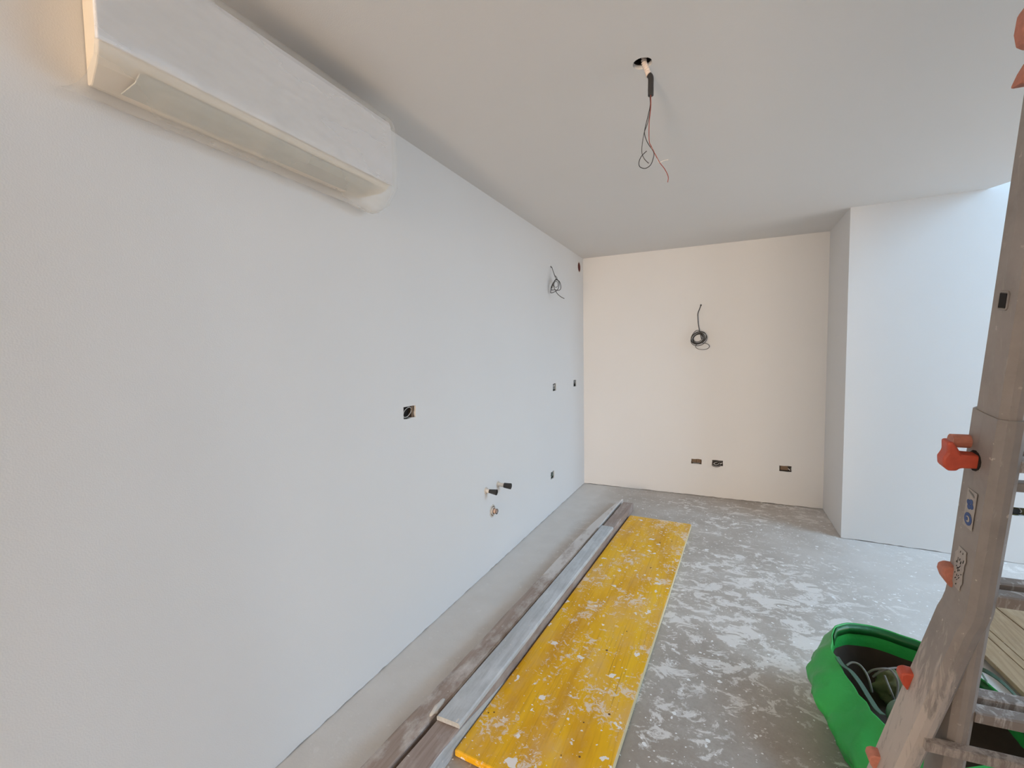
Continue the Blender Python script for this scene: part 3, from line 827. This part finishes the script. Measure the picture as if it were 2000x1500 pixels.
part('pipe_collar', *loft([lcirc(2.862, .425, .028, -.05), lcirc(2.862, .425, .028, .012), lcirc(2.862, .425, .024, .012), lcirc(2.862, .425, .024, -.05)], cap=False), M['white_plastic'], dn, smooth=False)
part('inner_pipe', *tube([(-.06, 2.862, .427), (.01, 2.868, .424), (.03, 2.872, .420)], [.018, .018, .0185], 14), M['copper'], dn)
part('inner_rim', *tube([(.0302 , 2.872 + .0175 * math.cos(2 * math.pi * k / 16), .42 + .0175 * math.sin(2 * math.pi * k / 16)) for k in range(16)], .003, 6, True), M['black_plastic'], dn)
part('broken_plaster', *loft([[(0.0005 + .0, 2.862 + (r + .004 * math.sin(k * 5.3)) * math.cos(2 * math.pi * k / 18), .425 + (r + .004 * math.cos(k * 3.1)) * math.sin(2 * math.pi * k / 18)) for k in range(18)] for r in (.046,)] + [[(.004, 2.862 + .036 * math.cos(2 * math.pi * k / 18), .425 + .036 * math.sin(2 * math.pi * k / 18)) for k in range(18)], [(-.02, 2.862 + .031 * math.cos(2 * math.pi * k / 18), .425 + .031 * math.sin(2 * math.pi * k / 18)) for k in range(18)]], cap=False), M['plaster_rough'], dn)

# ------------------------------------------------------------------ ladder
K = 0.77
A0 = CAM + (Vector((2.12756173, 1.45760413, 1.38233591)) - CAM) * K
RG = Vector((math.cos(math.radians(3.9)), math.sin(math.radians(3.9)), 0))
SD = Vector((0.01118543, -0.16407385, 0.98638464)); SD = (SD - RG * SD.dot(RG)).normalized()
DP = SD.cross(RG).normalized()            # away from the camera
S_FLOOR = -A0.z / SD.z
foot = A0 + SD * S_FLOOR
ladder = thing('telescopic_ladder', 'paint-splashed aluminium folding ladder with orange locks, standing at right edge', 'ladder', (foot.x, foot.y, 0))
B1 = Matrix.Identity(4)
for i in range(3):
    B1[i][0], B1[i][1], B1[i][2], B1[i][3] = RG[i], DP[i], SD[i], A0[i]
RW, RE = 0.043, 0.100                      # rail width and depth
LW = 0.42                                  # clear ladder width
apex = A0 + SD * 0.80 + RG * (RW + LW / 2) - DP * 0.012
B2 = Matrix.Translation(apex) @ Matrix.Rotation(math.pi, 4, 'Z') @ Matrix.Translation(-apex) @ B1

def lpart(name, mesh, mat, B, parent=None, **k):
    par = parent or ladder
    Bv = [B @ Vector(v) for v in mesh[0]]
    base = Vector(ladder.location)
    return link_mesh(name, [v - base for v in Bv], mesh[1], mat, par, **k)

def rail_rings(path, w, e, c=0.010):
    """path of (offset_w, depth, s): rounded rectangular section, bowed faces"""
    rings = []
    for ow, od, s in path:
        r = []
        for (u, v) in ((c, 0), (w * .5, -.002), (w - c, 0), (w, c), (w, e - c), (w - c, e), (c, e), (0, e - c), (-.002, e * .5), (0, c)):
            r.append((ow + u, od + v, s))
        rings.append(r)
    return loft(rings)

def half(B, full):
    flare = lambda s: 0.0 if s > -0.40 else -0.185 * (-0.40 - s) * min(1, (-0.40 - s) / 0.06)
    ss = [0.0, -0.2, -0.40, -0.42, -0.44, -0.46, -0.5, -0.6, -0.8, -1.0, -1.2, S_FLOOR + .035]
    for side in (0, 1):
        mir = (lambda x: x) if side == 0 else (lambda x: 2 * RW + LW - x)
        def mm(mesh): return ([(mir(v[0]), v[1], v[2]) for v in mesh[0]], mesh[1])
        upper = lpart('outer_rail', mm(rail_rings([(flare(s), 0, s) for s in ss[:5]], RW, RE)), M['alu'], B, bevel=0)
        lpart('flared_leg', mm(rail_rings([(flare(s), 0, s) for s in ss[4:]], RW, RE)), M['alu'], B)
        lpart('inner_rail', mm(rail_rings([(0.003, 0.005, s) for s in (0.80, 0.4, 0.001, -0.5, -0.98)], RW - .004, RE - .012)), M['alu_inner'], B)
        fx = flare(S_FLOOR + .03)
        lpart('rubber_foot', mm(rail_rings([(fx - .004, -.006, S_FLOOR + .05), (fx - .004, -.006, S_FLOOR + .012)], RW + .008, RE + .012)), M['rubber'], B)
        # orange locks on the outer face at each pair of rungs
        for i, (s, d, ln, mt) in enumerate(((-0.100, 0.055, .55, 'orange'), (-0.372, 0.080, .42, 'orange_dusty'), (-0.658, 0.080, .42, 'orange'), (-0.902, .07, .45, 'orange_dusty'), (0.652, 0.03, .6, 'orange_dusty'), (0.585, 0.03, .35, 'orange_dusty'))):
            w0 = flare(s)
            L = 0.078 * ln + .012
            if i: prof = [(0.01, .022), (-.010, .024), (-.020, .018), (-.021, .006), (-.015, -.010), (-.004, -.026), (0.01, -.028)]
            if i == 4: prof = [(0.01, .036), (-.030, .038), (-.040, .022), (-.041, -.004), (-.036, -.024), (-.026, -.030), (0.01, -.030)]
            if i == 5: prof = [(0.01, .018), (-.022, .020), (-.030, .002), (-.036, -.018), (0.01, -.018)]
            if not i: prof = [(0.006, .014), (-L * .52, .016), (-L * .62, .026), (-L * .8, .042), (-L * .97, .040), (-L * .93, .018), (-L * 1.04, .004), (-L * 1.0, -.012), (-L * .82, -.021), (-L * .6, -.020), (-L * .5, -.014), (0.006, -.013)]
            v = [(w0 + u, d - .014, s + z) for u, z in prof] + [(w0 + u, d + .014, s + z) for u, z in prof]
            n = len(prof)
            f = [tuple(range(n)), tuple(range(2 * n - 1, n - 1, -1))] + [(k, (k + 1) % n, n + (k + 1) % n, n + k) for k in range(n)]
            lk = lpart('lock_lever', mm((v, f)), M[mt], B, bevel=0.004, segs=2)
            if i == 0:
                tb = tube([(w0 + .004, d + .03, s + .03), (w0 - .03, d + .03, s + .03)], 0.014, 12)
                lpart('lock_knuckle', mm(tb), M['orange_dusty'], B, lk, smooth=False)
                tb = tube([(w0 - .003, d, s), (w0 - .0005, d, s)], 0.021, 14)
                lpart('lock_collar', mm(tb), M['dark_hole'], B, lk)
        # square punched slot on the inner rail, its shade drawn as a dark block
        for s in (0.215,):
            v, f = box((-.0006, .038, s - .013), (.0035, .058, s + .013))
            lpart('slot', mm((v, f)), M['dark_hole'], B)
            pts = [(0.0012, .048 + .0125 * (1 if abs(math.cos(a)) > .4 else 1) * max(-1, min(1, 1.35 * math.cos(a))), s + .016 * max(-1, min(1, 1.35 * math.sin(a)))) for a in [2 * math.pi * k / 20 for k in range(20)]]
            lpart('slot_rim', mm(tube(pts, .0022, 6, True)), M['alu'], B, smooth=True)
    # rungs: outer section in front, inner section behind
    def rung(s, d, w0, w1, h, t, mt='rung'):
        pr = [(-h * .5, -t * .3), (-h * .42, -t * .5), (h * .42, -t * .5), (h * .5, -t * .35), (h * .5, t * .35), (h * .42, t * .5), (-h * .42, t * .5), (-h * .5, t * .3)]
        rings = [[(w, d + y, s + z) for z, y in pr] for w in [w0 + (w1 - w0) * k / 8 for k in range(9)]]
        lpart('rung', loft(rings), M[mt], B)
    wA, wB = RW - .002, RW + LW + .002
    for s in (-0.092, -0.380, -0.664, -0.944, -1.22):
        f0 = -flare(s)
        f0 = f0 if s < -0.9 else 0.0
        rung(s, 0.024, wA - f0, wB + f0, 0.026, 0.030)
    for s in (0.475, 0.195, -0.092, -0.380, -0.664, -0.944):
        rung(s, 0.072, wA, wB, 0.026, 0.030)
    rung(-0.148, 0.055, wA, wB, 0.020, 0.020, 'alu')
    f0 = -flare(-.745)
    rung(-0.745, -0.004, wA - f0 - .02, wB + f0 + .02, 0.024, 0.022, 'alu_painted')
    for w in (0.0, RW + LW):
        lpart('hinge', loft([[(w + u, 0.0, 0.80) for u in ()]], cap=False) if False else tube([(w - .004, -.012, .80), (w + RW + .004, -.012, .80)], 0.055, 20), M['alu'], B) if full else None

half(B1, True)
half(B2, False)
# stickers on the outer face of the visible rail
def sticker(name, d0, d1, s0, s1, mat, B=B1, x=-0.0026):
    v, f = box((x - .0006, d0, s0), (x, d1, s1)); return lpart(name, (v, f), mat, B)
st = sticker('sticker', .028, .060, -0.241, -0.160, M['sticker'])
st['label'] = 'worn white sticker strip with two blue emblems'
def disc(d, s, rd, rs, n=18, x=-0.0036, t=.0004):
    ring = lambda xx: [(xx, d + rd * math.cos(2 * math.pi * k / n), s + rs * math.sin(2 * math.pi * k / n)) for k in range(n)]
    return loft([ring(x), ring(x - t)])
lpart('emblem', disc(.044, -0.222, .013, .0135), M['blue'], B1, st)
lpart('emblem', disc(.044, -0.222, .0065, .0065, x=-.0041), M['sticker'], B1, st)
lpart('emblem', disc(.046, -0.222, .0035, .004, x=-.0046), M['blue'], B1, st)
for a in range(4):
    an = math.pi / 2 * a + .4
    lpart('emblem', disc(.044 + .0068 * math.cos(an), -0.190 + .0068 * math.sin(an), .0055, .0055, 12), M['blue'], B1, st)
lpart('emblem', loft([[(x, .044 + u, -.168 + z) for u, z in ((-.010, -.004), (.010, .002), (.010, .006), (-.010, .0)) ] for x in (-.0036, -.004)]), M['cable'], B1, st)
def ragged_patch(d0, d1, s0, s1, n=9, x=-0.0026, t=.0006):
    o = [(d0 + random.uniform(-.004, .004), s0 + (s1 - s0) * k / n) for k in range(n + 1)] + [(d1 + random.uniform(-.007, .003), s1 - (s1 - s0) * k / n) for k in range(n + 1)]
    return loft([[(x, d, s_) for d, s_ in o], [(x - t, d, s_) for d, s_ in o]])
s2 = lpart('worn_sticker', ragged_patch(.034, .068, -0.385, -0.292), M['sticker'], B1)
s2['label'] = 'worn pale sticker with torn dark flecks'
for k in range(22):
    d = random.uniform(.038, .062); s = random.uniform(-.378, -.298); a = random.uniform(-.9, .2)
    dx, dz = random.uniform(.0006, .0012), random.uniform(.0012, .0042)
    v = [(-.0036, d - dx - dz * a, s - dz), (-.0036, d + dx - dz * a, s - dz), (-.0036, d + dx + dz * a, s + dz), (-.0036, d - dx + dz * a, s + dz)]
    v2 = [(-.0032, p[1], p[2]) for p in v]
    lpart('fleck', (v + v2, [(0, 1, 2, 3), (7, 6, 5, 4), (0, 1, 5, 4), (1, 2, 6, 5), (2, 3, 7, 6), (3, 0, 4, 7)]), M['dark_hole'], B1, s2)

# ------------------------------------------------------------------ green bag
bag = thing('tool_bag', 'crumpled bright green tarpaulin bag full of cables and cloths, on floor behind ladder', 'bag', (2.22, 2.1, 0))
rim = [(1.975, 2.335, .315), (2.03, 2.43, .315), (2.13, 2.462, .31), (2.22, 2.455, .305), (2.33, 2.415, .30), (2.44, 2.31, .275), (2.50, 2.16, .255), (2.49, 2.0, .26),
       (2.42, 1.90, .275), (2.30, 1.83, .255), (2.18, 1.80, .225), (2.085, 1.84, .225), (2.035, 1.93, .245), (1.995, 2.04, .265), (1.965, 2.14, .285), (1.955, 2.24, .305)]
mid = [(1.93, 2.34, .20), (2.01, 2.46, .19), (2.14, 2.50, .18), (2.24, 2.49, .18), (2.36, 2.46, .18), (2.48, 2.35, .17), (2.55, 2.18, .16), (2.54, 1.98, .16),
       (2.47, 1.84, .17), (2.32, 1.76, .16), (2.17, 1.72, .15), (2.03, 1.76, .15), (1.955, 1.87, .16), (1.895, 1.99, .185), (1.875, 2.10, .205), (1.885, 2.22, .21)]
low = [(1.96, 2.31, .075), (2.03, 2.43, .07), (2.14, 2.47, .06), (2.24, 2.47, .06), (2.35, 2.44, .06), (2.46, 2.34, .06), (2.52, 2.18, .06), (2.51, 1.98, .06),
       (2.46, 1.83, .06), (2.32, 1.75, .06), (2.18, 1.72, .06), (2.06, 1.75, .06), (1.99, 1.86, .06), (1.955, 1.99, .07), (1.94, 2.10, .075), (1.94, 2.21, .08)]
bot = [(x * .96 + .04 * 2.23, y * .96 + .04 * 2.1, 0.002) for x, y, z in low]
def ringc(pts): return catmull(pts, 8, True)
R = [ringc(bot), ringc(low), ringc(mid), ringc(rim)]
NR = len(R[0])
def ridged(v): return 1 - 2 * abs(noise.noise(v))
def crease(p, k, amt):
    c = Vector((2.23, 2.1, p.z)); d = (p - c); d.z = 0
    th = math.atan2(d.y, d.x); d.normalize()
    # tarpaulin folds: sharp ridges running obliquely up the sides
    f1 = ridged(Vector((th * 2.6 + p.z * 3.0, p.z * 2.0, 1.7)))
    f2 = ridged(Vector((th * 5.0 - p.z * 9.0, p.z * 5.0, 8.3)))
    f3 = noise.noise(Vector((p.x * 9, p.y * 9, p.z * 8)))
    return p + d * (amt * (0.9 * f1 + 0.55 * f2 + 0.5 * f3 - 0.6))
rows = []
LV = 22
for j in range(LV + 1):
    t = j / LV * 3; i = min(2, int(t)); f = t - i
    r = []
    for k in range(NR):
        a, b, c, d = R[max(i - 1, 0)][k], R[i][k], R[i + 1][k], R[min(i + 2, 3)][k]
        p = 0.5 * ((2 * b) + (c - a) * f + (2 * a - 5 * b + 4 * c - d) * f * f + (3 * b - a - 3 * c + d) * f ** 3)
        if j == LV: p = R[3][k].copy()
        p = crease(p, k, 0.026 * math.sin(math.pi * min(1, j / LV * 0.88 + .06)) + .004)
        # deep fold pressed into the near left side
        q = (p - Vector((2.03, 1.86, .10))); q.z *= .7; q = q - Vector((.3, -.2, .55)).normalized() * q.dot(Vector((.3, -.2, .55)).normalized()) * .7
        w_ = math.exp(-(q.length / .055) ** 2)
        p = p + (Vector((2.23, 2.1, p.z)) - p).normalized() * (.045 * w_)
        p.z = max(p.z, .001)
        r.append(p)
    rows.append(r)
top = rows[-1]
def insetring(r, amt, dz):
    out = []
    for k, p in enumerate(r):
        c = Vector((2.23, 2.1, 0)); d = c - p; d.z = 0; d.normalize()
        out.append(p + d * amt + Vector((0, 0, dz)))
    return out
shell = rows + [insetring(top, .004, .003), insetring(top, .008, -.004), insetring(top, .010, -.05), insetring(top, .006, -.105)]
V, Fs = loft(shell, cap=False)
Fs.append(tuple(range(NR - 1, -1, -1)))
body = part('bag_body', V, Fs, M['bag_green'], bag, smooth=True)
# brown lining and dark hem band
lr = [insetring(top, .008, -.100), insetring(top, .014, -.14), [Vector((p.x, p.y, .07)) for p in insetring(top, .035, 0)]]
V, Fs = loft(lr, cap=False); n = len(lr[0]); Fs.append(tuple(2 * n + k for k in range(n)))
part('lining', V, Fs, M['bag_lining'], bag, smooth=True)
hem_idx = [k % NR for k in range(-2, 62)]
hr = [[insetring(top, .0115, -.001)[k] for k in hem_idx], [insetring(top, .0135, -.042)[k] for k in hem_idx], [insetring(top, .0155, -.042)[k] for k in hem_idx], [insetring(top, .0135, .001)[k] for k in hem_idx]]
V, Fs = loft(hr + [hr[0]], cap=False, closed=False)
h_ = part('hem', V, Fs, M['bag_dark'], bag, smooth=True)
h_['label'] = 'dark green sewn hem band'
# outer hem strip on the near side
# webbing handles
def ribbon(pts, wdir, width, thick=.003):
    P = catmull(pts, 6); V = []; Fs = []
    for p in P:
        a = Vector(wdir).normalized() * width / 2
        V += [p - a, p + a, p + a + Vector((0, 0, thick)), p - a + Vector((0, 0, thick))]
    for i in range(len(P) - 1):
        for k in range(4):
            Fs.append((i * 4 + k, i * 4 + (k + 1) % 4, i * 4 + 4 + (k + 1) % 4, i * 4 + 4 + k))
    Fs.append((3, 2, 1, 0)); q = (len(P) - 1) * 4; Fs.append((q, q + 1, q + 2, q + 3))
    return V, Fs
part('handle', *ribbon([px(1634, 1283, 2, .285), px(1646, 1300, 2, .285), px(1662, 1312, 2, .28), px(1680, 1335, 2, .26), px(1697, 1362, 2, .25), px(1712, 1385, 2, .25), px(1724, 1396, 2, .245)], (0.6, .5, -.3), .03), M['strap'], bag)
part('handle', *ribbon([(2.46, 2.27, .27), (2.43, 2.25, .33), (2.45, 2.16, .35), (2.47, 2.06, .33), (2.48, 2.05, .26)], (.3, 1, 0), .03), M['strap'], bag)

# contents of the bag
def content(name, label, cat, mesh, mat, smooth=True):
    vs = [Vector(v) for v in mesh[0]]
    zc = min(v.z for v in vs); c = sum(vs, Vector()) / len(vs)
    o = link_mesh(name, vs, mesh[1], mat, smooth=smooth, origin=(c.x, c.y, zc))
    return tag(o, label, cat)
content('olive_cloth', 'folded olive cloth in the green bag beside the cable loops', 'cloth', ellipsoid(px(1746, 1342, 2, .15), (.07, .055, .06), .4, 24, 14, .5), M['olive_cloth'])
dome = ellipsoid(px(1772, 1404, 2, .19), (.062, .062, .06), 0, 24, 12)
content('plastic_tub', 'pale grey-green rounded plastic tub lying in the green bag', 'tub', dome, M['grey_green'])
def loopc(cx, cy, z, rx, ry, a0, a1, tilt, n=16):
    return [Vector((cx + rx * math.cos(a0 + (a1 - a0) * k / n), cy + ry * math.sin(a0 + (a1 - a0) * k / n), z + tilt * math.sin(math.pi * k / n))) for k in range(n + 1)]
cc = thing('cable_bundle', 'dusty grey cable looped on top of things in the green bag', 'cable', (2.15, 2.12, .15))
Q = lambda x, y, z: px(x, y, 2, z)
for pts in ([Q(1653, 1300, .24), Q(1664, 1294, .25), Q(1678, 1298, .25), Q(1690, 1312, .24), Q(1698, 1330, .22), Q(1703, 1352, .18)],
            [Q(1692, 1318, .2), Q(1704, 1309, .23), Q(1722, 1306, .25), Q(1738, 1308, .25), Q(1750, 1322, .24), Q(1754, 1342, .21), Q(1750, 1368, .17)],
            [Q(1705, 1322, .2), Q(1722, 1310, .24), Q(1745, 1305, .25), Q(1765, 1306, .25), Q(1778, 1315, .24), Q(1790, 1330, .21)],
            [Q(1728, 1320, .23), Q(1735, 1338, .22), Q(1742, 1355, .2), Q(1746, 1366, .17)]):
    wire('cable', pts, 0.0042, 'cable', cc)
